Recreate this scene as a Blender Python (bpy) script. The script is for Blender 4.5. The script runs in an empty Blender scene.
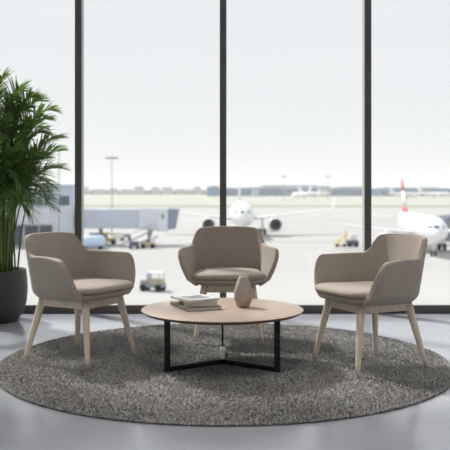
import bpy, math, random
from mathutils import Vector, Matrix
R = math.radians
C = bpy.context.scene.collection
random.seed(7)

# ------------------------------------------------------------------ materials
def mat(name, base, rough=.6, metal=0, spec=.5, noise=None, bump=None, sheen=0, coat=0):
    """noise=(scale, amount, (sx,sy,sz)) varies colour, bump=(scale,strength,dist)"""
    m = bpy.data.materials.new(name); m.use_nodes = True
    nt = m.node_tree; b = nt.nodes['Principled BSDF']
    b.inputs['Base Color'].default_value = (*base, 1)
    b.inputs['Roughness'].default_value = rough
    b.inputs['Metallic'].default_value = metal
    b.inputs['Specular IOR Level'].default_value = spec
    b.inputs['Sheen Weight'].default_value = sheen
    b.inputs['Coat Weight'].default_value = coat
    tc = nt.nodes.new('ShaderNodeTexCoord')
    if noise:
        mp = nt.nodes.new('ShaderNodeMapping'); nt.links.new(tc.outputs['Object'], mp.inputs[0])
        mp.inputs['Scale'].default_value = noise[2] if len(noise) > 2 else (1, 1, 1)
        n = nt.nodes.new('ShaderNodeTexNoise'); n.inputs['Scale'].default_value = noise[0]
        n.inputs['Detail'].default_value = 5
        nt.links.new(mp.outputs[0], n.inputs[0])
        r = nt.nodes.new('ShaderNodeValToRGB')
        r.color_ramp.elements[0].position = .3; r.color_ramp.elements[1].position = .7
        a = noise[1]
        r.color_ramp.elements[0].color = (*[c*(1-a) for c in base], 1)
        r.color_ramp.elements[1].color = (*[min(1, c*(1+a)) for c in base], 1)
        nt.links.new(n.outputs[0], r.inputs[0]); nt.links.new(r.outputs[0], b.inputs['Base Color'])
    if bump:
        n2 = nt.nodes.new('ShaderNodeTexNoise'); n2.inputs['Scale'].default_value = bump[0]
        nt.links.new(tc.outputs['Object'], n2.inputs[0])
        bp = nt.nodes.new('ShaderNodeBump'); bp.inputs['Strength'].default_value = bump[1]
        bp.inputs['Distance'].default_value = bump[2]
        nt.links.new(n2.outputs[0], bp.inputs['Height']); nt.links.new(bp.outputs[0], b.inputs['Normal'])
    return m

M = {}
M['fabric'] = mat('taupe_fabric', (.45, .392, .34), .95, noise=(260, .14), bump=(420, .35, .002), sheen=.15, spec=.2)
M['ash'] = mat('pale_ash_wood', (.84, .73, .60), .5, noise=(9, .10, (6, 6, .6)))
M['tabletop'] = mat('oak_veneer', (.52, .395, .315), .38, noise=(7, .10, (1, 9, 1)), spec=.5)
M['tableedge'] = mat('walnut_edge', (.22, .125, .075), .5, noise=(8, .15, (1, 1, 8)))
M['blackmetal'] = mat('black_powder_coat', (.012, .012, .012), .45)
M['steel'] = mat('satin_steel', (.55, .55, .56), .35, metal=.8)  # window glare on the black back foot bar, put into its colour
M['pot'] = mat('charcoal_pot', (.062, .058, .057), .55, noise=(30, .12), bump=(90, .15, .002))
M['soil'] = mat('soil', (.03, .02, .014), .95, noise=(60, .4), bump=(60, .8, .01))
M['leaf'] = mat('palm_leaf', (.14, .235, .075), .4, noise=(4, .35))
M['stem'] = mat('palm_stem', (.16, .24, .06), .5, noise=(8, .3, (1, 1, .3)))
M['ceramic'] = mat('stone_ceramic', (.46, .40, .35), .75, noise=(30, .10), bump=(80, .3, .002))
M['paper'] = mat('paper_edges', (.72, .68, .62), .8, noise=(3, .12, (1, 1, 180)))
M['cover_grey'] = mat('grey_book_cover', (.23, .21, .19), .6, noise=(30, .06))
M['cover_tan'] = mat('tan_book_cover', (.36, .32, .27), .6, noise=(30, .06))
M['cover_white'] = mat('white_book_cover', (.82, .81, .79), .4)
M['window_dark'] = mat('bronze_window_frame', (.12, .116, .105), .5, noise=(5, .08))
M['window_alu'] = mat('aluminium_frame', (.45, .45, .44), .5)
M['wall'] = mat('white_plaster', (.78, .77, .75), .9, noise=(2, .02))
M['ceiling'] = mat('ceiling_plaster', (.82, .82, .81), .9, noise=(2, .02))
M['rug'] = mat('rug_backing', (.085, .082, .08), .95, noise=(40, .15))
M['planewhite'] = mat('aircraft_white', (.82, .83, .84), .35, noise=(2, .02))
M['planeglass'] = mat('cockpit_glass', (.05, .07, .10), .15)
M['planered'] = mat('red_livery', (.65, .13, .14), .4, noise=(.5, .05))
M['fan'] = mat('engine_fan', (.02, .022, .028), .4, noise=(3, .2))
M['alu'] = mat('lamp_metal', (.35, .37, .39), .5, noise=(1, .05))
M['tyre'] = mat('tyre_rubber', (.025, .025, .028), .85, noise=(6, .1))
M['bridge'] = mat('jet_bridge_panels', (.62, .66, .76), .6, noise=(.6, .05, (4, 1, 1)))
M['bridge_light'] = mat('jet_bridge_light', (.74, .77, .83), .6, noise=(.6, .04))
M['bellows'] = mat('bellows', (.28, .32, .42), .8, noise=(3, .15, (1, 1, 6)))
M['terminal'] = mat('terminal_cladding', (.56, .60, .70), .6, noise=(.3, .05, (3, 3, 1)))
M['terminal_light'] = mat('terminal_white', (.62, .65, .70), .6, noise=(.3, .04))
M['darkglass'] = mat('dark_window_glass', (.09, .11, .14), .2, noise=(.3, .2))
M['blue_clad'] = mat('blue_cladding', (.07, .20, .38), .6, noise=(.02, .2, (4, 1, 1)))
M['far_grey'] = mat('grey_cladding', (.42, .45, .48), .7, noise=(.02, .1, (4, 1, 1)))
M['lightblue'] = mat('light_blue_paint', (.55, .68, .84), .4, noise=(.8, .08))
M['yellow'] = mat('yellow_paint', (.80, .66, .30), .45, noise=(2, .06))
M['tan'] = mat('tan_paint', (.50, .42, .30), .5, noise=(2, .08))
M['navy'] = mat('navy_paint', (.07, .09, .16), .5, noise=(2, .1))
M['whitepaint'] = mat('white_paint', (.78, .78, .78), .45, noise=(2, .03))
M['greypaint'] = mat('grey_paint', (.30, .31, .34), .5, noise=(2, .08))
M['trees'] = mat('far_trees', (.10, .13, .09), .95, noise=(.02, .3))
M['hangar'] = mat('slate_cladding', (.11, .13, .18), .6, noise=(.3, .1))
M['marking'] = mat('apron_marking', (.33, .32, .30), .8, noise=(.3, .08))
M['lampglow'] = mat('lamp_diffuser', (.8, .8, .8), .5)  # faint glow for the added fill panels overhead
b = M['lampglow'].node_tree.nodes['Principled BSDF']
b.inputs['Emission Color'].default_value = (1, .95, .88, 1); b.inputs['Emission Strength'].default_value = .25

def leaf_mat():
    m = M['leaf']; nt = m.node_tree; b = nt.nodes['Principled BSDF']
    out = [n for n in nt.nodes if n.type == 'OUTPUT_MATERIAL'][0]
    t = nt.nodes.new('ShaderNodeBsdfTranslucent'); t.inputs[0].default_value = (.30, .48, .12, 1)
    mx = nt.nodes.new('ShaderNodeMixShader'); mx.inputs[0].default_value = .32
    nt.links.new(b.outputs[0], mx.inputs[1]); nt.links.new(t.outputs[0], mx.inputs[2]); nt.links.new(mx.outputs[0], out.inputs[0])
leaf_mat()
def glass_mat():
    m = bpy.data.materials.new('window_glass'); m.use_nodes = True
    nt = m.node_tree; nt.nodes.clear()
    out = nt.nodes.new('ShaderNodeOutputMaterial'); mix = nt.nodes.new('ShaderNodeMixShader')
    tr = nt.nodes.new('ShaderNodeBsdfTransparent'); tr.inputs[0].default_value = (.97, .98, .985, 1)
    gl = nt.nodes.new('ShaderNodeBsdfGlossy'); gl.inputs['Roughness'].default_value = .02
    lw = nt.nodes.new('ShaderNodeLayerWeight'); lw.inputs[0].default_value = .5
    pw = nt.nodes.new('ShaderNodeMath'); pw.operation = 'POWER'; pw.inputs[1].default_value = 5
    fr = nt.nodes.new('ShaderNodeMath'); fr.operation = 'MULTIPLY_ADD'; fr.inputs[1].default_value = .96; fr.inputs[2].default_value = .035
    nt.links.new(lw.outputs['Facing'], pw.inputs[0]); nt.links.new(pw.outputs[0], fr.inputs[0])
    nt.links.new(fr.outputs[0], mix.inputs[0]); nt.links.new(tr.outputs[0], mix.inputs[1])
    nt.links.new(gl.outputs[0], mix.inputs[2]); nt.links.new(mix.outputs[0], out.inputs[0])
    return m
M['glass'] = glass_mat()

def floor_mat():
    m = mat('polished_concrete', (.43, .45, .50), .3, noise=(1.3, .10), spec=.5)
    nt = m.node_tree; b = nt.nodes['Principled BSDF']
    tc = nt.nodes.new('ShaderNodeTexCoord')
    n = nt.nodes.new('ShaderNodeTexNoise'); n.inputs['Scale'].default_value = 2.2; n.inputs['Detail'].default_value = 6
    nt.links.new(tc.outputs['Object'], n.inputs[0])
    mr = nt.nodes.new('ShaderNodeMapRange'); mr.inputs['To Min'].default_value = .12; mr.inputs['To Max'].default_value = .26
    nt.links.new(n.outputs[0], mr.inputs[0]); nt.links.new(mr.outputs[0], b.inputs['Roughness'])
    return m
M['floor'] = floor_mat()

def pile_mat():
    m = bpy.data.materials.new('rug_pile'); m.use_nodes = True
    nt = m.node_tree; b = nt.nodes['Principled BSDF']
    b.inputs['Roughness'].default_value = .9; b.inputs['Specular IOR Level'].default_value = .25
    tc = nt.nodes.new('ShaderNodeTexCoord')
    n = nt.nodes.new('ShaderNodeTexNoise'); n.inputs['Scale'].default_value = 190; n.inputs['Detail'].default_value = 2
    nt.links.new(tc.outputs['Object'], n.inputs[0])
    r = nt.nodes.new('ShaderNodeValToRGB')
    r.color_ramp.elements[0].position = .3; r.color_ramp.elements[1].position = .7
    r.color_ramp.elements[0].color = (.41, .405, .40, 1); r.color_ramp.elements[1].color = (.60, .59, .575, 1)
    nt.links.new(n.outputs[0], r.inputs[0]); nt.links.new(r.outputs[0], b.inputs['Base Color'])
    return m
M['pile'] = pile_mat()

def ground_mat():
    m = bpy.data.materials.new('apron_concrete'); m.use_nodes = True
    nt = m.node_tree; b = nt.nodes['Principled BSDF']; b.inputs['Roughness'].default_value = .9
    b.inputs['Specular IOR Level'].default_value = .2
    tc = nt.nodes.new('ShaderNodeTexCoord')
    mp = nt.nodes.new('ShaderNodeMapping'); nt.links.new(tc.outputs['Object'], mp.inputs[0]); mp.inputs['Scale'].default_value = (.012, .04, 1)
    n = nt.nodes.new('ShaderNodeTexNoise'); n.inputs['Scale'].default_value = 1.0; n.inputs['Detail'].default_value = 6
    nt.links.new(mp.outputs[0], n.inputs[0])
    r = nt.nodes.new('ShaderNodeValToRGB'); r.color_ramp.elements[0].position = .3; r.color_ramp.elements[1].position = .7
    r.color_ramp.elements[0].color = (.45, .445, .435, 1); r.color_ramp.elements[1].color = (.51, .505, .495, 1)
    nt.links.new(n.outputs[0], r.inputs[0]); nt.links.new(r.outputs[0], b.inputs['Base Color'])
    return m
M['ground'] = ground_mat()
M['grass'] = mat('dry_grass', (.33, .35, .25), .95, noise=(.03, .12, (.4, 2, 1)))
M['grass2'] = mat('bleached_grass', (.46, .46, .36), .95, noise=(.03, .10, (.4, 2, 1)))

# ------------------------------------------------------------------ mesh helpers
class MB:
    def __init__(s): s.v = []; s.f = []; s.mi = []
    def add(s, vs, fs, mi=0):
        o = len(s.v); s.v += [tuple(v) for v in vs]; s.f += [[i+o for i in f] for f in fs]; s.mi += [mi]*len(fs); return s
    def box(s, x0, x1, y0, y1, z0, z1, mi=0, T=None):
        vs = [Vector((x, y, z)) for z in (z0, z1) for y in (y0, y1) for x in (x0, x1)]
        if T: vs = [T @ v for v in vs]
        return s.add(vs, [(0, 2, 3, 1), (4, 5, 7, 6), (0, 1, 5, 4), (2, 6, 7, 3), (0, 4, 6, 2), (1, 3, 7, 5)], mi)
    def rings(s, rs, cap=True, closed=True, mi=0):
        n = len(rs[0]); vs = [p for r in rs for p in r]; fs = []
        for j in range(len(rs)-1):
            for i in range(n if closed else n-1):
                k = (i+1) % n
                fs.append((j*n+i, j*n+k, (j+1)*n+k, (j+1)*n+i))
        if cap:
            fs.append(tuple(range(n))[::-1]); fs.append(tuple((len(rs)-1)*n+i for i in range(n)))
        return s.add(vs, fs, mi)
    def lathe(s, prof, n=48, mi=0, c=(0, 0, 0), cap=True):
        return s.rings([[(c[0]+r*math.cos(2*math.pi*i/n), c[1]+r*math.sin(2*math.pi*i/n), c[2]+z) for i in range(n)] for r, z in prof], cap=cap, mi=mi)
    def tube(s, pts, rad, n=10, mi=0):
        pts = [Vector(p) for p in pts]; rs = []
        if not isinstance(rad, (list, tuple)): rad = [rad]*len(pts)
        up = None
        for i, p in enumerate(pts):
            d = (pts[min(i+1, len(pts)-1)] - pts[max(i-1, 0)]).normalized()
            if up is None: up = d.orthogonal().normalized()
            up = (up - d*up.dot(d)).normalized(); w = d.cross(up)
            rs.append([p + (up*math.cos(2*math.pi*k/n) + w*math.sin(2*math.pi*k/n))*rad[i] for k in range(n)])
        return s.rings(rs, mi=mi)
    def build(s, name, mats, parent=None, smooth=False, bevel=0, sub=0, auto=None):
        me = bpy.data.meshes.new(name); me.from_pydata(s.v, [], s.f); me.update()
        o = bpy.data.objects.new(name, me); C.objects.link(o)
        for m in (mats if isinstance(mats, list) else [mats]): me.materials.append(m)
        for p, i in zip(me.polygons, s.mi): p.material_index = i
        if smooth or auto: me.shade_smooth()
        if auto: me.set_sharp_from_angle(angle=R(auto))
        if bevel:
            b = o.modifiers.new('b', 'BEVEL'); b.width = bevel; b.segments = 3; b.limit_method = 'ANGLE'; b.angle_limit = R(40)
            me.shade_smooth(); me.set_sharp_from_angle(angle=R(50))
        if sub:
            q = o.modifiers.new('s', 'SUBSURF'); q.levels = sub; q.render_levels = sub
        if parent: o.parent = parent
        return o

def tag(o, label=None, cat=None, group=None, kind=None):
    if label: o['label'] = label
    if cat: o['category'] = cat
    if group: o['group'] = group
    if kind: o['kind'] = kind
    return o
def empty(name, loc=(0, 0, 0), rz=0, label=None, cat=None, group=None):
    o = bpy.data.objects.new(name, None); C.objects.link(o); o.location = loc; o.rotation_euler.z = rz
    o.empty_display_size = .1
    return tag(o, label, cat, group)
def copy_tree(o, parent=None):
    c = o.copy(); C.objects.link(c)
    if parent: c.parent = parent
    for ch in [x for x in bpy.data.objects if x.parent == o]: copy_tree(ch, c)
    return c
def struct(name, mb, m, **k): return tag(mb.build(name, m, **k), kind='structure')

# ------------------------------------------------------------------ room shell
WY = 6.48            # inner face of window wall
H = 4.6              # ceiling height
XL, XR, YB = -6.0, 6.0, -5.0
struct('floor', MB().box(XL, XR, YB, WY+.15, -.2, 0), M['floor'])
struct('ceiling', MB().box(XL, XR, YB, WY+.15, H, H+.2), M['ceiling'])
struct('wall_left', MB().box(XL-.15, XL, YB, WY+.15, 0, H), M['wall'])
struct('wall_right', MB().box(XR, XR+.15, YB, WY+.15, 0, H), M['wall'])
struct('wall_back', MB().box(XL-.15, XR+.15, YB-.15, YB, 0, H), M['wall'])
# sill rail and head rail
struct('trim_1', MB().box(XL, XR, WY, WY+.022, 0, .066).box(XL, XR, WY+.022, WY+.12, 0, .060, 1), [M['window_dark'], M['window_alu']], bevel=.002)
struct('trim_2', MB().box(XL, XR, WY, WY+.12, H-.07, H), M['window_dark'])
pitch = 1.1745
mx = [-.0155 + pitch*k for k in range(-5, 6)]
for k, x in enumerate(mx):
    struct('trim_%d' % (k+3), MB().box(x-.027, x+.027, WY-.002, WY+.022, .066, H-.07).box(x-.027, x+.027, WY+.022, WY+.115, .066, H-.07, 1),
           [M['window_dark'], M['window_alu']], bevel=.002)
edges = [XL] + mx + [XR]
for k in range(len(edges)-1):
    struct('window_%d' % (k+1), MB().box(edges[k]+.026, edges[k+1]-.026, WY+.055, WY+.063, .06, H-.07), M['glass'])

# added fill lamps in the unseen ceiling, brightening the lounge side of the chairs
fill_lamp = None
k = 0
for y in (-3.2, -.6, 2.0):
    for x in (-3.4, 0, 3.4):
        r = empty('ceiling_light', (x, y, H), 0, 'square recessed ceiling light panel in the lounge ceiling', 'ceiling light', 'ceiling light panels')
        MB().box(-.42, .42, -.42, .42, -.012, 0).build('light_frame', M['window_alu'], r)
        MB().box(-.39, .39, -.39, .39, -.016, -.012).build('diffuser', M['lampglow'], r)
        l = bpy.data.lights.new('lamp', 'AREA'); l.shape = 'SQUARE'; l.size = .78; l.energy = 18; l.color = (1, .94, .88); l.spread = R(95)
        lo = bpy.data.objects.new('lamp', l); C.objects.link(lo); lo.parent = r; lo.location = (0, 0, -.02)

# ------------------------------------------------------------------ rug
RC = (0.0, 4.67); RR = 1.295
rug = empty('round_rug', (RC[0], RC[1], 0), 0, 'large round grey shaggy rug under the chairs and the coffee table', 'rug')
MB().lathe([(.001, .001), (RR-.01, .001), (RR, .003), (RR-.004, .006), (.001, .006)], 128).build('backing', M['rug'], rug)
import numpy as np
rng = np.random.default_rng(3)
N = 105000
a = rng.uniform(0, 2*np.pi, N); rr = np.sqrt(rng.uniform(0, 1, N))*(RR-.006)
# extra tufts around the rim
ne = 5000
a[:ne] = rng.uniform(0, 2*np.pi, ne); rr[:ne] = RR - rng.uniform(.001, .012, ne)
px, py = rr*np.cos(a), rr*np.sin(a)
nap = np.sin(px*5.1+1.2*np.sin(py*4.3))*.5 + np.cos(py*6.7+px*2.2)*.5
lean = rng.normal(0, .0075, (N, 2)); lean[:, 0] += .004*nap; lean[:, 1] += .003*np.sin(px*7+py*3)
h = rng.uniform(.006, .013, N)
w = rng.uniform(.0016, .0032, N); th = rng.uniform(0, np.pi, N)
dx, dy = w*np.cos(th), w*np.sin(th)
V = np.zeros((N, 5, 3))
V[:, 0] = np.stack([px-dx, py-dy, np.full(N, .005)], 1)
V[:, 1] = np.stack([px+dx, py+dy, np.full(N, .005)], 1)
V[:, 2] = np.stack([px+dx*.9+lean[:, 0]*.4, py+dy*.9+lean[:, 1]*.4, .005+h*.6], 1)
V[:, 3] = np.stack([px-dx*.9+lean[:, 0]*.4, py-dy*.9+lean[:, 1]*.4, .005+h*.6], 1)
V[:, 4] = np.stack([px+lean[:, 0], py+lean[:, 1], .005+h], 1)
idx = np.arange(N)[:, None]*5
F = [tuple(q) for q in (idx+np.array([0, 1, 2, 3])).tolist()] + [tuple(q) for q in (idx+np.array([3, 2, 4])).tolist()]
me = bpy.data.meshes.new('pile'); me.from_pydata(V.reshape(-1, 3).tolist(), [], F); me.update()
o = bpy.data.objects.new('pile', me); C.objects.link(o); me.materials.append(M['pile']); o.parent = rug; o['kind'] = 'stuff'
Z0 = .019   # level of things standing in the pile

# ------------------------------------------------------------------ tub chair
def smooth(x): x = max(0, min(1, x)); return x*x*(3-2*x)
def plan(p, s):
    """mid-surface plan point; p path length 0 (back centre)..1 (arm front), s height 0..1"""
    f = s**.85
    wb = .230 + .044*f; wf = .235 + .168*f
    yb = .228 + .060*s; yc = .04
    yf = -.190 + .055*s
    q = .60
    if p < q:
        th = (p/q)*math.pi/2
        n = 2.8
        # even arclength-ish along superellipse
        cx, sy = math.sin(th), math.cos(th)
        x = wb*abs(cx)**(2/n); y = yc + (yb-yc)*abs(sy)**(2/n)
    else:
        u = (p-q)/(1-q)
        x = wb + (wf-wb)*(.35*u+.65*u*u); y = yc + (yf-yc)*u
    return x, y
def topz(p):
    z = .727 - .118*smooth((p-.27)/(.46-.27)) - .008*smooth((p-.56)/.4)
    z -= .012*(min(p, .29)/.29)**2.5*(1-smooth((p-.29)/.16))
    if p > .86:
        u = (p-.86)/.14
        z = .452 + (z-.452)*max(0.0, 1-u**3.0)**.62
    return z
def shell_mesh():
    ps = [i/30 for i in range(31)]
    # cluster parameters near the arm fronts
    ps = sorted(set([round(x, 4) for x in ps] + [.985, .995, .95, .97, .99, .88, .92]))
    cols = [-p for p in ps[::-1]] + [p for p in ps[1:]]
    zb = .371; rb = .06
    rings = []
    nrow = 12
    V = []; 
    for t in cols:
        p = abs(t); sg = -1 if t < 0 else 1
        zt = topz(p); col = []
        for k in range(4):                       # rounded underside
            ph = k/4*math.pi/2
            x, y = plan(p, 0)
            sc = 1 - rb*1.5*(1-math.sin(ph))/.25*.5
            col.append((sg*x*sc, y*sc if y > 0 else y*(1-(1-sc)*.3), zb + .035*(1-math.cos(ph))))
        for k in range(nrow):
            u = k/(nrow-1); z = zb+.035 + (zt-(zb+.035))*u
            s = (z-zb)/(.73-zb)
            x, y = plan(p, max(0, s))
            col.append((sg*x, y, z))
        V.append(col)
    m = MB(); m.rings(V, cap=False, closed=False)
    return m
def se_ring(wx, yfr, ybk, z, n=56, e=3.0, ef=4.0):
    pts = []
    for i in range(n):
        th = 2*math.pi*i/n; c, s = math.cos(th), math.sin(th)
        ee = ef if s < 0 else e
        x = wx*math.copysign(abs(c)**(2/ee), c)
        y = (ybk if s > 0 else yfr)*math.copysign(abs(s)**(2/ee), s)
        x *= 1 - .15*smooth((y+.22)/.26)
        pts.append((x, y, z))
    return pts
def make_chair():
    root = empty('lounge_armchair')
    sh = shell_mesh().build('shell', M['fabric'], root, smooth=True)
    so = sh.modifiers.new('t', 'SOLIDIFY'); so.thickness = .031; so.offset = 0; so.use_even_offset = True
    ss = sh.modifiers.new('s', 'SUBSURF'); ss.levels = 2; ss.render_levels = 2
    # welt seam along the shell's top edge
    for sg in (1,):
        pts = []
        for i in range(-110, 111):
            t = i/114; p = abs(t); z = topz(p); s = (z-.371)/.359
            x, y = plan(p, max(0, s)); L = math.hypot(x, y+.05)
            pts.append((math.copysign(x, t)*(1-.0145/L), y - .0145*(y+.05)/L if y > -.05 else y, z-.006))
        MB().tube(pts, .0022, 6).build('welt_seam', M['fabric'], root, smooth=True)
    # pan under the cushion
    MB().rings([se_ring(.15, .17, .14, .358), se_ring(.205, .208, .185, .361), se_ring(.232, .232, .205, .370), se_ring(.243, .243, .208, .382),
                se_ring(.247, .247, .208, .396), se_ring(.24, .24, .20, .401)]).build('seat_pan', M['fabric'], root, smooth=True)
    # cushion
    MB().rings([se_ring(.10, .12, .08, .400), se_ring(.236, .236, .195, .400), se_ring(.249, .252, .204, .405), se_ring(.254, .258, .206, .416),
                se_ring(.254, .258, .206, .425), se_ring(.249, .252, .202, .435), se_ring(.234, .237, .185, .4425), se_ring(.19, .195, .15, .4475), se_ring(.12, .125, .09, .450), se_ring(.04, .04, .03, .451)]
               ).build('seat_cushion', M['fabric'], root, smooth=True)
    # wooden apron
    ap = MB()
    w, th = .158, .024
    for (x0, x1, y0, y1) in ((-w, w, -w-th/2, -w+th/2), (-w, w, w-th/2, w+th/2), (-w-th/2, -w+th/2, -w, w), (w-th/2, w+th/2, -w, w)):
        ap.box(x0, x1, y0, y1, .314, .360)
    ap.build('apron', M['ash'], root, bevel=.004)
    for sx in (-1, 1):
        for sy in (-1, 1):
            top = Vector((sx*.155, sy*.155, .360)); ft = Vector((sx*(.216 if sy < 0 else .232), sy*.223, .004))
            pts = [top.lerp(ft, k/8) for k in range(9)]
            MB().tube(pts, [.0225, .0225, .0215, .020, .0185, .017, .0155, .014, .0125], 20).build('leg', M['ash'], root, smooth=True)
    return root
chair = make_chair()
chair.location = (-.840, 4.682, Z0); chair.rotation_euler.z = R(90-29.4)
tag(chair, 'taupe armchair beside the dark plant pot, facing the table sideways', 'armchair', 'taupe armchairs around the coffee table')
c2 = copy_tree(chair); c2.location = (.0225, 5.37, Z0); c2.rotation_euler.z = R(0)
c2['label'] = 'taupe armchair behind the coffee table, facing straight into the lounge'
c3 = copy_tree(chair); c3.location = (.808, 4.518, Z0); c3.rotation_euler.z = R(-90+25.6)
c3['label'] = 'taupe armchair across the rug from the potted palm, with the parked aircraft behind it'

# ------------------------------------------------------------------ coffee table
TX, TY, TR, TZ = -.015, 4.515, .457, .331
tb = empty('coffee_table', (TX, TY, Z0), 0, 'low round wooden coffee table on a black three-legged metal frame', 'coffee table')
tz = TZ-Z0
def smooth_lathe(prof, **k): return MB().lathe(prof, 128, **k)
top = smooth_lathe([(.001, tz-.020), (TR-.022, tz-.020), (TR-.006, tz-.011), (TR-.0015, tz-.004)], mi=1, cap=False)
top.lathe([(TR-.0015, tz-.004), (TR-.0015, tz-.0015), (TR-.004, tz), (.001, tz)], 128, cap=False)
top.build('tabletop', [M['tabletop'], M['tableedge']], tb, auto=35)
Rt = .375
for k, an in enumerate((90, 214, 326)):
    T = Matrix.Rotation(R(an), 4, 'Z')
    MB().box(Rt-.034, Rt, -.0055, .0055, .0, tz-.020, T=T).build('leg', M['blackmetal'], tb, bevel=.001)
    o = MB().box(.0, Rt-.034, -.0055, .0055, .0, .026, T=T) if k else MB().box(.0, Rt-.034, -.013, .013, .0, .030, T=T)
    o = o.build('foot_bar', M['blackmetal'] if k else M['steel'], tb, bevel=.001)  # back bar is black too; pale metal stands in for reflected window light
    if not k: o['label'] = 'silver foot bar'
# under-top plate joining the legs
pl = MB()
for an in (90, 214, 326): pl.box(0, Rt, -.015, .015, tz-.025, tz-.020, T=Matrix.Rotation(R(an), 4, 'Z'))
pl.build('support_bracket', M['blackmetal'], tb)

# vase
vz = MB()
prof = [(.030, 0), (.037, .006), (.054, .045), (.055, .088), (.028, .170), (.024, .177), (.022, .178), (.018, .172), (.018, .12)]
rs = []
for j, (r, z) in enumerate(prof):
    n = 9; off = .35 if j in (0, 1, 3) else 0
    rs.append([(r*math.cos(2*math.pi*(i+off)/n), r*math.sin(2*math.pi*(i+off)/n), z) for i in range(n)])
vs = MB(); 
nn = 9
pts = [p for r in rs for p in r]; fs = []
for j in range(len(rs)-1):
    for i in range(nn):
        k = (i+1) % nn; A, B, D, E = j*nn+i, j*nn+k, (j+1)*nn+k, (j+1)*nn+i
        fs += [(A, B, D), (A, D, E)]
fs.append(tuple(range(nn))[::-1]); fs.append(tuple((len(rs)-1)*nn+i for i in range(nn)))
vs.add(pts, fs)
v = vs.build('vase', M['ceramic'], bevel=.0025)
v.location = (.104, 4.575, TZ)
tag(v, 'small faceted beige ceramic vase standing on the coffee table', 'vase')

# books
def cover_photo():
    m = bpy.data.materials.new('photo_cover'); m.use_nodes = True; nt = m.node_tree; b = nt.nodes['Principled BSDF']
    b.inputs['Roughness'].default_value = .3
    tc = nt.nodes.new('ShaderNodeTexCoord'); n = nt.nodes.new('ShaderNodeTexNoise'); n.inputs['Scale'].default_value = 14; n.inputs['Detail'].default_value = 6
    nt.links.new(tc.outputs['Object'], n.inputs[0]); r = nt.nodes.new('ShaderNodeValToRGB')
    r.color_ramp.elements[0].position = .38; r.color_ramp.elements[1].position = .58
    r.color_ramp.elements[0].color = (.12, .15, .20, 1); r.color_ramp.elements[1].color = (.60, .62, .64, 1)
    nt.links.new(n.outputs[0], r.inputs[0]); nt.links.new(r.outputs[0], b.inputs['Base Color']); return m
M['photo'] = cover_photo()
def book(corner, ang, L, Wd, z, t, cov, label, photo=False):
    r = empty('book', (corner[0], corner[1], z), R(ang), label, 'book', 'books stacked on the coffee table')
    c = .0022
    MB().box(.004, L-.004, .003, Wd-.004, c, t-c).build('pages', M['paper'], r)
    MB().box(0, L, 0, Wd, 0, c).box(0, L, 0, Wd, t-c, t).box(0, .003, 0, Wd, c, t-c).build('cover', cov, r, bevel=.0006)
    if photo:
        MB().box(.03, L-.03, .05, Wd-.06, t, t+.0004).build('cover_picture', M['photo'], r)['label'] = 'blue-grey landscape picture'
book((-.209, 4.395), 22.5, .207, .29, TZ+.0006, .019, M['cover_grey'], 'dark grey book lying at the bottom of the stack on the table')
book((-.216, 4.430), 13.5, .182, .225, TZ+.0201, .026, M['cover_tan'], 'thicker taupe book in the middle of the stack on the table')
book((-.190, 4.415), 33, .192, .228, TZ+.0466, .013, M['cover_white'], 'thin pale book with a landscape picture topping the stack', True)

# ------------------------------------------------------------------ potted palm
PX, PY = -1.765, 6.12
palm = empty('potted_palm', (PX, PY, 0), 0, 'tall bushy green palm growing in a rounded charcoal pot by the window', 'potted plant')
PR = .25
MB().lathe([(.001, 0), (PR*.66, 0), (PR*.72, .008), (PR*.88, .07), (PR*.97, .15), (PR, .24), (PR*.985, .32), (PR*.955, .385), (PR*.95, .393), (PR*.93, .395), (PR*.91, .39), (PR*.91, .36), (.001, .355)], 64
           ).build('pot', M['pot'], palm, smooth=True)
MB().lathe([(.001, .340), (PR*.9, .340), (PR*.9, .362), (PR*.5, .372), (.001, .376)], 40).build('soil', M['soil'], palm, smooth=True)
def bez(P, t):
    a, b, c, d = P; u = 1-t
    return a*u**3 + b*3*u*u*t + c*3*u*t*t + d*t**3
def frond(base, mid, tip, nl=34, ll=.20, droop=.5, seed=0):
    rn = random.Random(seed)
    base, mid, tip = Vector(base), Vector(mid), Vector(tip)
    P = (base, base.lerp(mid, .55)+Vector((0, 0, .04)), mid, tip)
    K = 22; pts = [bez(P, k/K) for k in range(K+1)]
    st = MB().tube(pts, [.0075*(1-.85*k/K)+.001 for k in range(K+1)], 6)
    lf = MB(); t0 = .42
    for i in range(nl):
        t = t0 + (1-t0)*(i+.3)/nl
        p = bez(P, t); d = (bez(P, min(1, t+.02))-bez(P, t-.02)).normalized()
        side = d.cross(Vector((0, 0, 1)))
        if side.length < .1: side = d.cross(Vector((0, 1, 0)))
        side.normalize(); upv = side.cross(d).normalized()
        f = (t-t0)/(1-t0)
        L = ll*(.55+.9*f*(1-f)*2)*(1-.45*f**3)*rn.uniform(.85, 1.12)
        for sg in (-1, 1):
            ang = R(52-32*f + rn.uniform(-7, 7))
            dirv = (d*math.cos(ang) + side*sg*math.sin(ang) + upv*rn.uniform(.1, .5)).normalized()
            dr = droop*rn.uniform(.6, 1.3)
            wmax = .0050*rn.uniform(.85, 1.25)
            row = []
            for k in range(6):
                u = k/5
                c = p + dirv*L*u + Vector((0, 0, -1))*L*dr*u*u*.55
                wd = wmax*(math.sin(math.pi*min(1, .12+u*.88))**.7)
                nrm = dirv.cross(Vector((0, 0, 1))); 
                if nrm.length < .05: nrm = side
                nrm = nrm.normalized()
                nrm = (nrm*math.cos(.5*sg) + upv*math.sin(.5)).normalized()
                row.append((c-nrm*wd, c+nrm*wd))
            vsx = [q for ab in row for q in ab]
            fsx = [(2*k, 2*k+1, 2*k+3, 2*k+2) for k in range(5)]
            lf.add(vsx, fsx)
    fr = st.build('frond', M['stem'], palm, smooth=True)
    l = lf.build('leaflets', M['leaf'], fr, smooth=True)
    return fr
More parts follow.
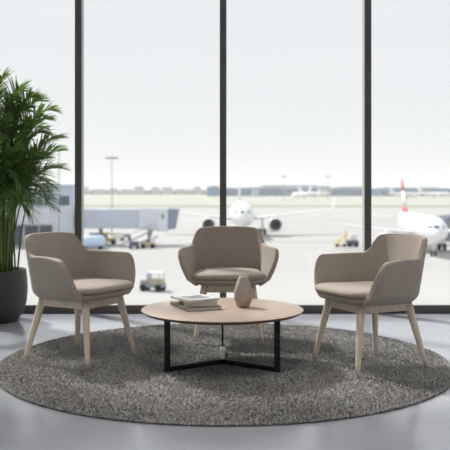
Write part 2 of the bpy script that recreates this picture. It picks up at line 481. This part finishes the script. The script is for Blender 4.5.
# (tip x, tip y, tip z) world; converted to local
tips = [(-1.36, 5.95, 1.66, .9), (-1.29, 6.1, 1.60, .8), (-1.22, 5.9, 1.38, .7), (-1.26, 6.15, 1.30, .7), (-1.22, 6.0, 1.16, .7), (-1.30, 5.8, 1.24, .7),
        (-1.27, 5.95, .86, .8), (-1.36, 6.1, 1.02, .8), (-1.42, 5.75, .98, .8), (-1.50, 5.9, 1.80, .9), (-1.66, 5.95, 1.90, .8), (-1.78, 6.1, 1.92, .8), (-1.62, 6.2, 1.76, .7),
        (-1.44, 5.95, .80, .8), (-1.58, 5.7, 1.50, .7), (-1.52, 5.85, 1.30, .7), (-1.42, 6.2, 1.48, .7), (-1.60, 5.8, 1.10, .7),
        (-2.05, 5.9, 1.85, .8), (-2.2, 6.1, 1.6, .7), (-2.3, 5.9, 1.3, .7), (-2.15, 5.7, 1.0, .7), (-1.9, 5.6, 1.35, .7), (-1.85, 5.65, 1.62, .7), (-1.95, 6.2, 1.95, .8), (-1.75, 5.6, 1.0, .7),
        (-1.50, 6.0, 1.62, .7), (-1.38, 5.85, 1.50, .7), (-1.34, 6.05, 1.42, .7), (-1.70, 5.8, 1.72, .7), (-1.48, 6.0, 1.12, .7), (-1.55, 6.05, .95, .7),
        (-1.60, 5.9, 1.40, .7), (-1.66, 5.75, 1.22, .7), (-1.50, 5.95, 1.45, .7), (-1.62, 6.1, 1.58, .7), (-1.42, 6.0, 1.26, .7), (-1.72, 5.9, 1.52, .7), (-1.56, 6.1, 1.20, .7), (-1.8, 5.85, 1.3, .7),
        (-1.45, 5.85, 1.36, .7), (-1.38, 5.9, 1.08, .7), (-1.48, 5.8, .92, .7), (-1.56, 5.75, 1.0, .7), (-1.66, 5.7, .90, .7), (-1.62, 5.65, 1.34, .7), (-1.70, 5.7, 1.48, .7), (-1.78, 5.75, 1.58, .7),
        (-1.55, 5.8, 1.66, .7), (-1.46, 5.9, 1.58, .7), (-1.52, 5.7, 1.18, .7), (-1.74, 5.65, 1.14, .7), (-1.86, 5.7, 1.45, .7), (-1.68, 5.85, 1.82, .7), (-1.34, 5.95, 1.22, .7), (-1.58, 6.0, 1.74, .7),
        (-1.70, 5.62, .98, .7), (-1.56, 5.62, .86, .7), (-1.62, 5.68, 1.08, .7), (-1.80, 5.6, .88, .7), (-1.46, 5.7, 1.04, .7), (-1.40, 5.8, .90, .7), (-1.76, 5.62, 1.22, .7), (-1.50, 5.66, 1.28, .7),
        (-1.30, 5.95, 1.52, .7), (-1.33, 6.0, .94, .7), (-1.40, 5.9, 1.68, .7)]
rp = random.Random(11)
for i, (tx, ty, tzv, q) in enumerate(tips):
    an = math.atan2(ty-PY, tx-PX)
    br = rp.uniform(.03, .15)
    b0 = Vector((br*math.cos(an)*.9 + rp.uniform(-.05, .05), br*math.sin(an)*.6 + rp.uniform(-.04, .04), .362))
    tl = Vector((tx-PX, ty-PY, tzv - (.07 if tzv > 1.7 else 0)))
    hm = tl.z + rp.uniform(.0, .11)
    md = Vector((tl.x*.5, tl.y*.5, hm))
    if tzv < 1.15: md = Vector((tl.x*.55, tl.y*.55, tzv+.28))
    frond(b0, md, tl, nl=38, ll=rp.uniform(.19, .27), droop=rp.uniform(.3, .7) if tzv > 1.15 else rp.uniform(.4, .75), seed=i)
for i in range(7):
    an = rp.uniform(0, 6.28); x, y = .09*math.cos(an), .08*math.sin(an)
    lx, ly = rp.uniform(-.03, .05), rp.uniform(-.03, .03)
    MB().tube([(x, y, .36), (x+lx*.5, y+ly*.5, .62), (x+lx, y+ly, .95)], [.013, .011, .007], 10).build('cane', M['stem'], palm, smooth=True)

# ------------------------------------------------------------------ outside
GZ = -7.0
struct('apron', MB().box(-3500, 3500, WY+1.2, 6000, GZ-1, GZ), M['ground'])
# building base under the lounge
struct('wall_base', MB().box(-40, 40, WY+.15-12, WY+.16, GZ, -.2), M['terminal'])
def P(px, py, d):
    return Vector(((px-225)/800*d, d, 1+(190-py)/800*d))
def gx(px, d): return (px-225)/800*d
def strip(name, d0, d1, x0, x1, m, z=.03):
    return struct(name, MB().box(x0, x1, d0, d1, GZ+.001, GZ+z), m)
strip('grass_strip', 360, 430, -900, 900, M['grass'])
strip('grass_strip', 560, 650, -1200, 1200, M['grass2'])
strip('grass_strip', 760, 980, -2500, 2500, M['grass2'], .05)
strip('grass_strip', 1250, 1700, -3000, 3000, M['grass'], .06)
# painted taxi lines
def line(p0, p1, w):
    a, b2 = Vector((*p0, 0)), Vector((*p1, 0)); d = (b2-a).normalized(); n = Vector((-d.y, d.x, 0))*w/2
    MBx = MB(); zt, zb2 = GZ+.02, GZ+.001
    vs = [(a+n), (b2+n), (b2-n), (a-n)]
    MBx.add([(q.x, q.y, zb2) for q in vs] + [(q.x, q.y, zt) for q in vs], [(0, 1, 2, 3), (7, 6, 5, 4), (0, 4, 5, 1), (1, 5, 6, 2), (2, 6, 7, 3), (3, 7, 4, 0)])
    return struct('apron_line', MBx, M['marking'])
line((-40, 104), (6, 122), .5); line((6, 122), (60, 128), .5); line((-50, 190), (60, 210), .8); line((-60, 260), (80, 280), 1.0)

# ---- aircraft
def make_aircraft(label, livery=None, fine=True):
    """nose at origin pointing -Y, 37 m long, wheels on z=0"""
    r = empty('passenger_aircraft', label=label, cat='aircraft')
    rad = 1.98; cz = 3.95; n = 32
    def sec(y, rw, rh, dz): return [(rw*math.cos(2*math.pi*i/n), y, cz+dz+rh*math.sin(2*math.pi*i/n)) for i in range(n)]
    prof = [(0, .05, .05, -.55), (.15, .42, .40, -.54), (.5, .78, .74, -.48), (1.1, 1.12, 1.10, -.38), (2, 1.48, 1.48, -.24), (3.2, 1.78, 1.80, -.1), (4.8, 1.95, 1.98, 0), (6.5, rad, rad, 0), (14, rad, rad, 0), (24, rad, rad, 0),
            (28, 1.75, 1.75, .2), (32, 1.2, 1.2, .7), (35.5, .6, .6, 1.15), (37, .2, .2, 1.35)]
    MB().rings([sec(*p) for p in prof]).build('fuselage', M['planewhite'], r, smooth=True)
    # cockpit windows: dark band on the nose
    cw = MB()
    def nose_y(x, z):
        for k in range(600):
            y = k*.01
            for j in range(len(prof)-1):
                if prof[j][0] <= y <= prof[j+1][0]:
                    f = (y-prof[j][0])/(prof[j+1][0]-prof[j][0])
                    rw, rh, dz = [prof[j][q]+f*(prof[j+1][q]-prof[j][q]) for q in (1, 2, 3)]
                    if (x/rw)**2 + ((z-cz-dz)/rh)**2 <= 1: return y-.03
                    break
        return 6
    for sg in (-1, 1):
        for xa, xb, sl in ((.04, .50, 0), (.55, .92, .03), (.97, 1.25, .10)):
            q = [(sg*x, nose_y(x, z), z) for x, z in ((xa, 4.32), (xb, 4.32+sl), (xb, 4.66), (xa, 4.70))]
            cw.add(q, [(0, 1, 2, 3)])
    o = cw.build('cockpit_window', M['planeglass'], r); s_ = o.modifiers.new('t', 'SOLIDIFY'); s_.thickness = .04
    for sg in (-1, 1):
        # wing
        def foil(x, y0, ch, z, t):
            pts = []
            for i in range(16):
                a = 2*math.pi*i/16; u = .5-.5*math.cos(a)
                pts.append((sg*x, y0+ch*u, z + t*ch*math.sin(a)*(.9-.6*u)))
            return pts
        MB().rings([foil(1.2, 11.5, 7.0, 3.0, .07), foil(6, 14.2, 4.2, 3.45, .06), foil(16.4, 19.8, 1.6, 4.55, .05), foil(17.0, 20.4, 1.2, 5.1, .05), foil(17.3, 21.2, .6, 6.6, .04)]
                   ).build('wing', M['planewhite'], r, smooth=True)
        MB().rings([foil(.5, 31.5, 3.6, 4.9, .05), foil(6.2, 34.6, 1.4, 5.4, .05)]).build('tailplane', M['planewhite'], r, smooth=True)
        # engine
        e = MB(); n2 = 28
        def ering(y, rr_): return [(sg*5.75+rr_*math.cos(2*math.pi*i/n2), y, 2.05+rr_*math.sin(2*math.pi*i/n2)) for i in range(n2)]
        e.rings([ering(12.0, .95), ering(10.9, .98), ering(10.6, 1.05), ering(10.75, 1.15), ering(11.6, 1.25), ering(13.2, 1.15), ering(14.8, .8), ering(15.4, .5)], cap=False)
        e.box(sg*5.75-.12, sg*5.75+.12, 12.2, 15.6, 3.0, 3.6)
        en = e.build('engine', M['planewhite'], r, smooth=True)
        f = MB().rings([ering(11.35, .965), ering(11.5, .965)])
        f.rings([[(sg*5.75+rr_*math.cos(2*math.pi*i/12), y, 2.05+rr_*math.sin(2*math.pi*i/12)) for i in range(12)] for y, rr_ in ((11.0, .03), (11.15, .15), (11.35, .28))])
        f.build('fan', M['fan'], en, auto=30)
        # main gear
        g = MB().tube([(sg*3.8, 17.7, 3.1), (sg*3.8, 17.9, .6)], .16, 10); g.tube([(sg*3.3, 17.9, .58), (sg*4.3, 17.9, .58)], .1, 8)
        g = g.build('landing_gear', M['planewhite'], r, smooth=True)
        for dx in (-.45, .45):
            MB().rings([[(sg*3.8+dx+o_, 17.9+q*math.cos(2*math.pi*i/20), .58+q*math.sin(2*math.pi*i/20)) for i in range(20)] for o_, q in ((-.2, .35), (-.18, .53), (-.1, .58), (.1, .58), (.18, .53), (.2, .35))]).build('wheel', M['tyre'], g, auto=40)
    g = MB().tube([(0, 5.0, 2.3), (0, 4.9, .4)], .11, 10).tube([(-.3, 4.9, .4), (.3, 4.9, .4)], .07, 8).build('landing_gear', M['planewhite'], r, smooth=True)
    for dx in (-.26, .26):
        MB().rings([[(dx+o_, 4.9+q*math.cos(2*math.pi*i/20), .4+q*math.sin(2*math.pi*i/20)) for i in range(20)] for o_, q in ((-.12, .25), (-.1, .38), (.1, .38), (.12, .25))]).build('wheel', M['tyre'], g, auto=40)
    # fin
    def fin(z, y0, ch, t): return [(t*ch*math.sin(2*math.pi*i/12)*.5, y0+ch*(.5-.5*math.cos(2*math.pi*i/12)), z) for i in range(12)]
    if livery:
        fl = MB().rings([fin(5.4, 28.6, 6.0, .10), fin(6.9, 30.1, 4.9, .10)], mi=0)
        fl.rings([fin(6.9, 30.1, 4.9, .10), fin(9.6, 32.6, 3.4, .09)], mi=1); fl.rings([fin(9.6, 32.6, 3.4, .09), fin(11.7, 34.6, 2.2, .09)], mi=0)
        fl.build('tail_fin', [M['planered'], M['planewhite']], r, smooth=True)['label'] = 'red and white tail fin'
    else:
        MB().rings([fin(5.4, 28.6, 6.0, .10), fin(11.7, 34.6, 2.2, .09)]).build('tail_fin', M['planewhite'], r, smooth=True)
    return r
acA = make_aircraft('white aircraft facing the window head-on, seen past the armchair behind the table')
acA.location = (gx(243.5, 126), 126, GZ); acA.rotation_euler.z = R(0)
acB = make_aircraft('white aircraft with red on its tail fin parked near the slate shed', livery=True)
acB.location = (gx(440, 92), 92, GZ); acB.scale = (.82,)*3; acB.rotation_euler.z = R(4)
acB.rotation_euler.z = math.atan2(-(gx(404, 121)-gx(442, 92)), 30)
far = [(292, 780, 205, 'small distant white aircraft before the pale terminal block'), (420, 760, 115, 'distant white aircraft seen side-on beyond the red-tipped tail fin'),
       (452, 820, 60, 'distant white aircraft cut by the edge of the view'), (330, 900, 80, 'faint distant white aircraft between two light masts')]
for px_, d, rz, lb in far:
    c = copy_tree(acA); c.location = (gx(px_, d), d, GZ); c.rotation_euler.z = R(rz); c['label'] = lb

# ---- jet bridge
jd = 116
jb = empty('jet_bridge', (gx(120, jd), jd, GZ), 0, 'long pale blue-grey boarding bridge reaching out from the terminal', 'jet bridge')
def zz(py, d): return 1+(190-py)/800*d-GZ
x0, x1, x2 = gx(78.5, jd)-gx(120, jd), gx(158, jd)-gx(120, jd), gx(175, jd)-gx(120, jd)
t = MB().box(x0, x1-2.2, -1.5, 1.5, zz(228, jd), zz(209, jd))
for k in range(18): t.box(x0+k*.62, x0+k*.62+.08, -1.56, 1.56, zz(228, jd), zz(209, jd))
t.build('tunnel', M['bridge'], jb, bevel=.03)
MB().box(x1-2.6, x1, -1.75, 1.75, zz(229, jd), zz(208.5, jd)).box(x1-2.6, x1, -1.8, 1.8, zz(209.2, jd), zz(208, jd)).build('outer_tunnel', M['bridge_light'], jb, bevel=.03)
cab = MB().box(x1, x2-.9, -1.9, 1.9, zz(230.5, jd), zz(208, jd)); cab.build('cab', M['bridge_light'], jb, bevel=.05)
MB().box(x1+.7, x1+.95, -1.95, -1.9, zz(218, jd), zz(214, jd)).build('cab_window', M['darkglass'], jb)
MB().add([(x2-.9, -1.7, zz(229, jd)), (x2-.9, 1.7, zz(229, jd)), (x2-.9, 1.7, zz(208.5, jd)), (x2-.9, -1.7, zz(208.5, jd)),
          (x2+.05, -1.7, zz(228.5, jd)), (x2+.05, 1.7, zz(228.5, jd)), (x2+.6, 1.7, zz(209, jd)), (x2+.6, -1.7, zz(209, jd))],
         [(0, 1, 2, 3), (7, 6, 5, 4), (0, 4, 5, 1), (1, 5, 6, 2), (2, 6, 7, 3), (3, 7, 4, 0)]).build('canopy', M['bellows'], jb)
sup = MB()
for xx in (x1-1.2, ): sup.box(xx-.2, xx+.2, -1.3, -.9, .9, zz(229, jd)).box(xx-.2, xx+.2, .9, 1.3, .9, zz(229, jd)).box(xx-.3, xx+.3, -1.5, 1.5, .7, 1.0)
sup.build('support_column', M['alu'], jb)
MB().box(x0+3, x0+3.5, -.25, .25, 0, zz(228, jd)).build('support_column', M['alu'], jb)
for yy in (-1.3, 1.3):
    MB().rings([[(x1-1.2+.5*math.cos(2*math.pi*i/20), yy+o_, .5+.5*math.sin(2*math.pi*i/20)) for i in range(20)] for o_ in (-.22, .22)]).build('wheel', M['tyre'], jb, auto=40)
sp = MB()
sx0, sz0, sx1, sz1 = gx(122, jd)-gx(120, jd), .15, gx(156, jd)-gx(120, jd), zz(229, jd)
for yy in (-2.9, -2.0): sp.tube([(sx0, yy, sz0), (sx1, yy, sz1)], .09, 6); sp.tube([(sx0, yy, sz0+.9), (sx1, yy, sz1+.9)], .04, 6)
for k in range(12):
    f = (k+.5)/12; x = sx0+(sx1-sx0)*f; z = sz0+(sz1-sz0)*f
    sp.box(x-.18, x+.18, -2.9, -2.0, z-.03, z+.03)
sp.build('stairs', M['alu'], jb)

# ---- terminal building at the side
td = 113
tr = empty('terminal_building', (gx(40, td), td+8, GZ), 0, 'pale blue-grey terminal building behind the palm, joined to the boarding bridge', 'building')
ox = gx(40, td)
def tx(px): return gx(px, td)-ox
MB().box(tx(-160), tx(72), -8, -4, 0, zz(186, td)).box(tx(-160)-.2, tx(72)+.2, -8.2, -3.8, zz(187, td), zz(184.5, td)).build('wall', M['terminal'], tr)
MB().box(tx(-160), tx(60), -9.2, -8, zz(224, td), zz(207, td)).build('wall_panel', M['terminal_light'], tr)
tw = MB().lathe([(1.5, 0), (1.5, zz(206, td))], 32, c=(tx(63), -8.2, 0)); tw.build('stair_tower', M['terminal_light'], tr, auto=40)
for a_, b_, ya, yb_ in ((59, 69.5, 206, 195), (30, 50, 206, 195), (0, 22, 206, 195), (-40, -10, 206, 195)):
    f = MB().box(tx(a_), tx(b_), -8.12, -8, zz(ya, td), zz(yb_, td)).build('window', M['bridge_light'], tr)
    g = MB()
    nx = 3
    for k in range(nx):
        w0 = tx(a_)+(tx(b_)-tx(a_))*(k+.06)/nx; w1 = tx(a_)+(tx(b_)-tx(a_))*(k+.94)/nx
        g.box(w0, w1, -8.16, -8.12, zz(ya, td)+.1, zz(yb_, td)-.1)
    g.build('pane', M['darkglass'], f)
for a_, b_ in ((25, 38), (40, 52), (8, 22), (-12, 4)):
    MB().box(tx(a_), tx(b_), -8.1, -8, .2, zz(226, td)).build('dock_opening', M['darkglass'], tr)

# ---- light masts
def mast(px, d, top, th, label, heads=2):
    z = zz(top, d)
    r = empty('light_mast', (gx(px, d), d, GZ), 0, label, 'light mast', 'apron light masts')
    MB().tube([(0, 0, 0), (0, 0, z*.5), (0, 0, z)], [th, th*.8, th*.55], 10).build('pole', M['alu'], r, smooth=True)
    s = th/.1
    MB().box(-.9*s, .9*s, -.06*s, .06*s, z-.05*s, z+.06*s).build('crossarm', M['alu'], r)
    for x in (-.8, -.3, .3, .8): MB().box(x*s-.18*s, x*s+.18*s, -.3*s, .3*s, z-.22*s, z+.02*s).build('lamp_head', M['greypaint'], r, bevel=.02)
mast(112, 128, 157.5, .10, 'slim light mast rising behind the boarding bridge')
mast(59, 108, 146, .10, 'slim light mast in front of the terminal, beside the palm fronds')
mast(284, 640, 176, .28, 'distant light mast above the head-on aircraft wing')
mast(328, 640, 176, .28, 'distant light mast nearer the dark window post, beyond the armchair')

# ---- far airport buildings
def far_building(label, d, a_, b_, top, base_m, band_m, dep=60, notch=None, roofs=()):
    r = empty('airport_building', (gx((a_+b_)/2, d), d, GZ), 0, label, 'building')
    w = gx(b_, d)-gx(a_, d); z1 = zz(top, d)
    MB().box(-w/2, w/2, 0, dep, 0, z1).build('wall', base_m, r)
    MB().box(-w/2-1, w/2+1, -1, dep+1, z1, z1+.9).build('roof', M['far_grey'], r)
    if band_m:
        o = MB()
        k = 0; x = -w/2+2
        while x < w/2-8:
            o.box(x, x+7, -.3, 0, z1*.25, z1*.75); x += 9
        o.build('window_band', band_m, r)
    for (q0, q1, tp) in roofs:
        c0 = gx((a_+b_)/2, d)
        MB().box(gx(q0, d)-c0, gx(q1, d)-c0, 8, dep-8, z1, zz(tp, d)).build('rooftop_block', M['far_grey'], r)
    return r
far_building('small blue hangar far off next to the middle window post', 1010, 207, 219, 187.2, M['blue_clad'], None, roofs=((210, 218, 185.5),))
far_building('long blue terminal hall far behind the head-on aircraft', 1040, 223, 322, 188.3, M['blue_clad'], M['darkglass'], roofs=((262, 318, 185.0), (250, 258, 187)))
far_building('pale grey block breaking the long blue hall', 990, 253, 259, 187.6, M['far_grey'], None, 30)
far_building('grey tower block next to the distant parked aircraft', 985, 320, 330, 186.6, M['far_grey'], None, 30)
far_building('blue hangar row reaching behind the dark window post', 1045, 331, 372, 188.6, M['blue_clad'], M['darkglass'], roofs=((340, 372, 186.4),))
far_building('long blue hangar row behind the red-tipped tail fin', 1030, 380, 520, 189.0, M['blue_clad'], M['darkglass'], roofs=((384, 440, 187.2),))

# far tree belt and low town along the horizon
rt = random.Random(4)
tb2 = MB()
def tree_belt(d, x0, x1, hmin, hmax, sd):
    rt = random.Random(sd); m = MB(); x = x0
    while x < x1:
        r0 = rt.uniform(8, 40); hh = rt.uniform(hmin, hmax); c = (x, d+rt.uniform(-10, 10), GZ)
        m.rings([[(c[0]+r0*q*math.cos(2*math.pi*i/8), c[1]+r0*q*math.sin(2*math.pi*i/8), c[2]+hh*z) for i in range(8)] for q, z in ((.7, 0), (1, .4), (.8, .8), (.3, 1))])
        x += rt.uniform(8, 20)
    return m
tag(tree_belt(1500, -420, 20, 3, 8, 1).build('tree_belt', M['trees']), 'hazy belt of trees along the horizon', 'trees', kind='stuff')
tag(tree_belt(2300, -900, 900, 5, 11, 2).build('tree_belt', M['trees']), 'far wooded rise along the whole horizon', 'trees', kind='stuff')
rt = random.Random(9)
for k in range(9):
    d = rt.uniform(1350, 1450); px_ = 84+k*14+rt.uniform(-2, 2); w = rt.uniform(10, 18); hh = rt.uniform(8, 14)
    r = empty('low_building', (gx(px_, d), d, GZ), 0, 'low pale building on the far side of the airfield', 'building', 'low far buildings along the airfield')
    MB().box(-w/2, w/2, 0, 20, 0, hh).build('wall', M['far_grey'], r)
    MB().box(-w/2-.6, w/2+.6, -.6, 20.6, hh, hh+.8).build('roof', M['terminal_light'], r)

# slate-coloured shed behind the nose of the second aircraft
sd_ = 125
sh = empty('apron_shed', (gx(462, sd_), sd_, GZ), 0, 'slate-blue shed with a slanting roof behind the aircraft nose', 'shed')
xa = gx(436, sd_)-gx(462, sd_); xb = gx(500, sd_)-gx(462, sd_)
MB().add([(xa, 0, 0), (xb, 0, 0), (xb, 0, zz(213, sd_)), (xa+2.2, 0, zz(218, sd_)), (xa, 0, zz(223, sd_)), (xa, 9, 0), (xb, 9, 0), (xb, 9, zz(213, sd_)), (xa+2.2, 9, zz(218, sd_)), (xa, 9, zz(223, sd_))],
         [(0, 1, 2, 3, 4), (9, 8, 7, 6, 5), (0, 5, 6, 1), (1, 6, 7, 2), (2, 7, 8, 3), (3, 8, 9, 4), (4, 9, 5, 0)]).build('wall', M['hangar'], sh)
MB().box(xa+1.2, xa+4, -.05, 0, 0, 3.4).build('door', M['greypaint'], sh)

# ---- ground vehicles
def wheel(parent, x, y, r, w, z=None):
    z = r if z is None else z
    MB().rings([[(x+q*math.cos(2*math.pi*i/18), y+o_, z+q*math.sin(2*math.pi*i/18)) for i in range(18)] for o_, q in ((-w/2, r*.7), (-w/2, r*.95), (-w*.35, r), (w*.35, r), (w/2, r*.95), (w/2, r*.7))]).build('wheel', M['tyre'], parent, auto=40)
# baggage tractor with box body, 1.8 m wide on screen
d = 63.5
tg = empty('baggage_tractor', (gx(153, d), d, GZ), R(-18), 'small grey baggage tractor with a pale canopy on the open apron', 'vehicle')
MB().box(-.95, .95, -.5, .5, .28, .62).box(-.95, -.35, -.45, .45, .62, .86).build('body', M['greypaint'], tg, bevel=.05)
MB().box(-.25, .85, -.42, .42, .60, .95).build('seat_box', M['tan'], tg, bevel=.04)
MB().box(-.35, .8, -.5, .5, 1.42, 1.5).build('canopy', M['bridge_light'], tg, bevel=.02)
cp = MB()
for x in (-.32, .76):
    for y in (-.46, .46): cp.tube([(x, y, .6), (x, y, 1.44)], .03, 6)
cp.build('canopy_post', M['greypaint'], tg)
MB().box(-.33, -.29, -.44, .44, .86, 1.42).build('windscreen', M['lightblue'], tg)
for x in (-.65, .65):
    for y in (-.48, .48): wheel(tg, x, y, .28, .2)
# belt loader near the bridge foot
d = 112
bl = empty('belt_loader', (gx(150, d), d-2, GZ), 0, 'tan belt loader parked under the end of the boarding bridge', 'vehicle')
MB().box(-1.0, .9, -.7, .7, .35, .8).build('chassis', M['tan'], bl, bevel=.04)
MB().add([(-1.2, -.35, .7), (-1.2, .35, .7), (1.3, .35, 1.5), (1.3, -.35, 1.5), (-1.2, -.35, .9), (-1.2, .35, .9), (1.3, .35, 1.7), (1.3, -.35, 1.7)],
         [(0, 1, 2, 3), (7, 6, 5, 4), (0, 4, 5, 1), (1, 5, 6, 2), (2, 6, 7, 3), (3, 7, 4, 0)]).build('conveyor', M['greypaint'], bl)
MB().box(.3, .9, -.7, -.1, .8, 1.7).build('cab', M['bridge_light'], bl, bevel=.04)
for x in (-.7, .6):
    for y in (-.65, .65): wheel(bl, x, y, .32, .2)
ct0 = None
def cart(px, d, m, label, L=1.8, h=.9):
    r = empty('baggage_cart', (gx(px, d), d, GZ), R(10), label, 'cart', 'apron carts')
    MB().box(-L/2, L/2, -.6, .6, .4, .5).build('platform', M['greypaint'], r)
    MB().box(-L/2+.05, L/2-.05, -.55, .55, .5, .5+h).build('load', m, r, bevel=.06)
    for x in (-L/3, L/3):
        for y in (-.5, .5): wheel(r, x, y, .22, .14)
cart(134, 109, M['navy'], 'small dark cart near the foot of the boarding bridge stairs', 1.4, .5)
cart(99, 121, M['navy'], 'dark-loaded cart behind the light blue tank, further from the yellow loader')
cart(95, 124, M['greypaint'], 'grey-loaded cart hard by the window post, behind the light blue tank')
cart(118, 126, M['whitepaint'], 'white-loaded cart under the boarding bridge')
cart(126, 128, M['greypaint'], 'grey cart far under the boarding bridge', 1.6, .5)
cart(101, 115, M['navy'], 'navy-loaded cart between the light blue tank and the yellow loader', 1.6, 1.0)
# yellow loader
d = 118
yl = empty('cargo_loader', (gx(109, d), d, GZ), 0, 'yellow cargo loader standing under the boarding bridge', 'vehicle')
MB().box(-1.1, 1.1, -.8, .8, .35, .9).build('chassis', M['yellow'], yl, bevel=.05)
MB().box(-1.0, -.2, -.7, .7, .9, 1.8).build('cab', M['yellow'], yl, bevel=.08)
MB().box(-.1, 1.1, -.7, .7, 1.5, 1.65).build('platform', M['tan'], yl)
for x in (-.7, .7):
    for y in (-.75, .75): wheel(yl, x, y, .35, .22)
# light blue service tank
d = 108
lt = empty('service_tank', (gx(93, d), d, GZ), 0, 'light blue rounded service tank parked beside the first window post', 'tank')
MB().rings([[(x, q*1.0*math.cos(2*math.pi*i/24), 1.05+q*.85*math.sin(2*math.pi*i/24)) for i in range(24)] for x, q in ((-1.75, .3), (-1.65, .7), (-1.4, .95), (-1, 1), (1, 1), (1.4, .9), (1.65, .6), (1.75, .25))]).build('tank_body', M['lightblue'], lt, smooth=True)
MB().box(-1.5, 1.5, -.6, .6, .25, .5).build('chassis', M['greypaint'], lt)
for x in (-1.1, 1.1):
    for y in (-.6, .6): wheel(lt, x, y, .3, .2)
# yellow boarding steps and blue-grey tug near the dark post
d = 113
ys = empty('boarding_steps', (gx(340.5, d), d, GZ), 0, 'yellow mobile steps on the apron before the third window post', 'steps')
st_ = MB()
for k in range(6): st_.box(-.9+k*.28, -.62+k*.28, -.5, .5, .3+k*.24, .38+k*.24)
for y in (-.5, .5): st_.tube([(-.9, y, .3), (.85, y, 1.8)], .07, 6); st_.tube([(.7, y, .2), (.8, y, 2.4)], .06, 6)
st_.build('stairs', M['yellow'], ys)
MB().box(-.8, .8, -.5, .5, .2, .4).build('chassis', M['yellow'], ys)
for x in (-.5, .5):
    for y in (-.5, .5): wheel(ys, x, y, .2, .15)
tg2 = empty('pushback_tug', (gx(352.5, d), d, GZ), 0, 'blue-grey tug on the apron beside the yellow mobile steps', 'vehicle')
MB().box(-.75, .75, -.8, .8, .25, .9).build('body', M['hangar'], tg2, bevel=.05)
MB().box(-.35, .55, -.6, .6, .9, 1.75).build('cab', M['bridge_light'], tg2, bevel=.08)
for x in (-.45, .45):
    for y in (-.75, .75): wheel(tg2, x, y, .3, .2)

# ---- haze over the airfield
hz = MB().box(-3400, 3400, 90, 5900, GZ-.5, 60)
hm = bpy.data.materials.new('haze'); hm.use_nodes = True; nt = hm.node_tree; nt.nodes.clear()
out = nt.nodes.new('ShaderNodeOutputMaterial'); vsn = nt.nodes.new('ShaderNodeVolumeScatter')
vsn.inputs['Color'].default_value = (1, 1, 1, 1); vsn.inputs['Density'].default_value = .0003
nt.links.new(vsn.outputs[0], out.inputs['Volume'])
HAZE = True
if HAZE: tag(hz.build('haze', hm), 'thin pale haze lying over the far airfield', 'haze', kind='stuff')

# ------------------------------------------------------------------ light
sun = bpy.data.lights.new('sun', 'SUN'); sun.energy = 4.5; sun.angle = R(4); sun.color = (1, .955, .89)
so = bpy.data.objects.new('sun', sun); C.objects.link(so)
# sun stands beyond the windows, high and to the side
el, az = R(48), R(-45)     # az from +Y towards -X
dirv = Vector((math.sin(az)*math.cos(el), math.cos(az)*math.cos(el), math.sin(el)))
so.rotation_euler = dirv.to_track_quat('Z', 'Y').to_euler()
so.location = (-3, 10, 8)

w = bpy.data.worlds.new('sky'); bpy.context.scene.world = w; w.use_nodes = True
nt = w.node_tree; bg = nt.nodes['Background']
tc = nt.nodes.new('ShaderNodeTexCoord'); sx = nt.nodes.new('ShaderNodeSeparateXYZ'); nt.links.new(tc.outputs['Generated'], sx.inputs[0])
rp_ = nt.nodes.new('ShaderNodeValToRGB'); nt.links.new(sx.outputs['Z'], rp_.inputs[0])
e = rp_.color_ramp.elements
e[0].position = 0; e[0].color = (.87, .87, .86, 1); e[1].position = 1; e[1].color = (.82, .84, .87, 1)
m_ = e.new(.06); m_.color = (.855, .865, .87, 1); m_ = e.new(.2); m_.color = (.835, .85, .87, 1)
mp = nt.nodes.new('ShaderNodeMapping'); nt.links.new(tc.outputs['Generated'], mp.inputs[0]); mp.inputs['Scale'].default_value = (1.2, 1.2, 5)
n = nt.nodes.new('ShaderNodeTexNoise'); n.inputs['Scale'].default_value = 2.2; n.inputs['Detail'].default_value = 4; nt.links.new(mp.outputs[0], n.inputs[0])
mr = nt.nodes.new('ShaderNodeMapRange'); mr.inputs['From Min'].default_value = .4; mr.inputs['From Max'].default_value = .7; nt.links.new(n.outputs[0], mr.inputs[0])
mr.inputs['To Max'].default_value = .45
mx_ = nt.nodes.new('ShaderNodeMixRGB'); nt.links.new(mr.outputs[0], mx_.inputs[0]); nt.links.new(rp_.outputs[0], mx_.inputs[1]); mx_.inputs[2].default_value = (.90, .895, .885, 1)
nt.links.new(mx_.outputs[0], bg.inputs[0]); bg.inputs[1].default_value = 1.09

# ------------------------------------------------------------------ camera
cam = bpy.data.cameras.new('camera'); co = bpy.data.objects.new('camera', cam); C.objects.link(co)
co.location = (0, 0, 1); co.rotation_euler = (R(90), 0, 0)
cam.sensor_width = 36; cam.lens = 64; cam.shift_y = -35/450; cam.clip_end = 9000; cam.clip_start = .05
cam.dof.use_dof = True; cam.dof.focus_distance = 4.6; cam.dof.aperture_fstop = 3.4
sc = bpy.context.scene; sc.camera = co
sc.view_settings.view_transform = 'Standard'; sc.view_settings.look = 'None'; sc.view_settings.gamma = 1; sc.view_settings.exposure = 0
sc.cycles.max_bounces = 10; sc.cycles.transparent_max_bounces = 16; sc.cycles.volume_bounces = 1
sc.cycles.use_denoising = True
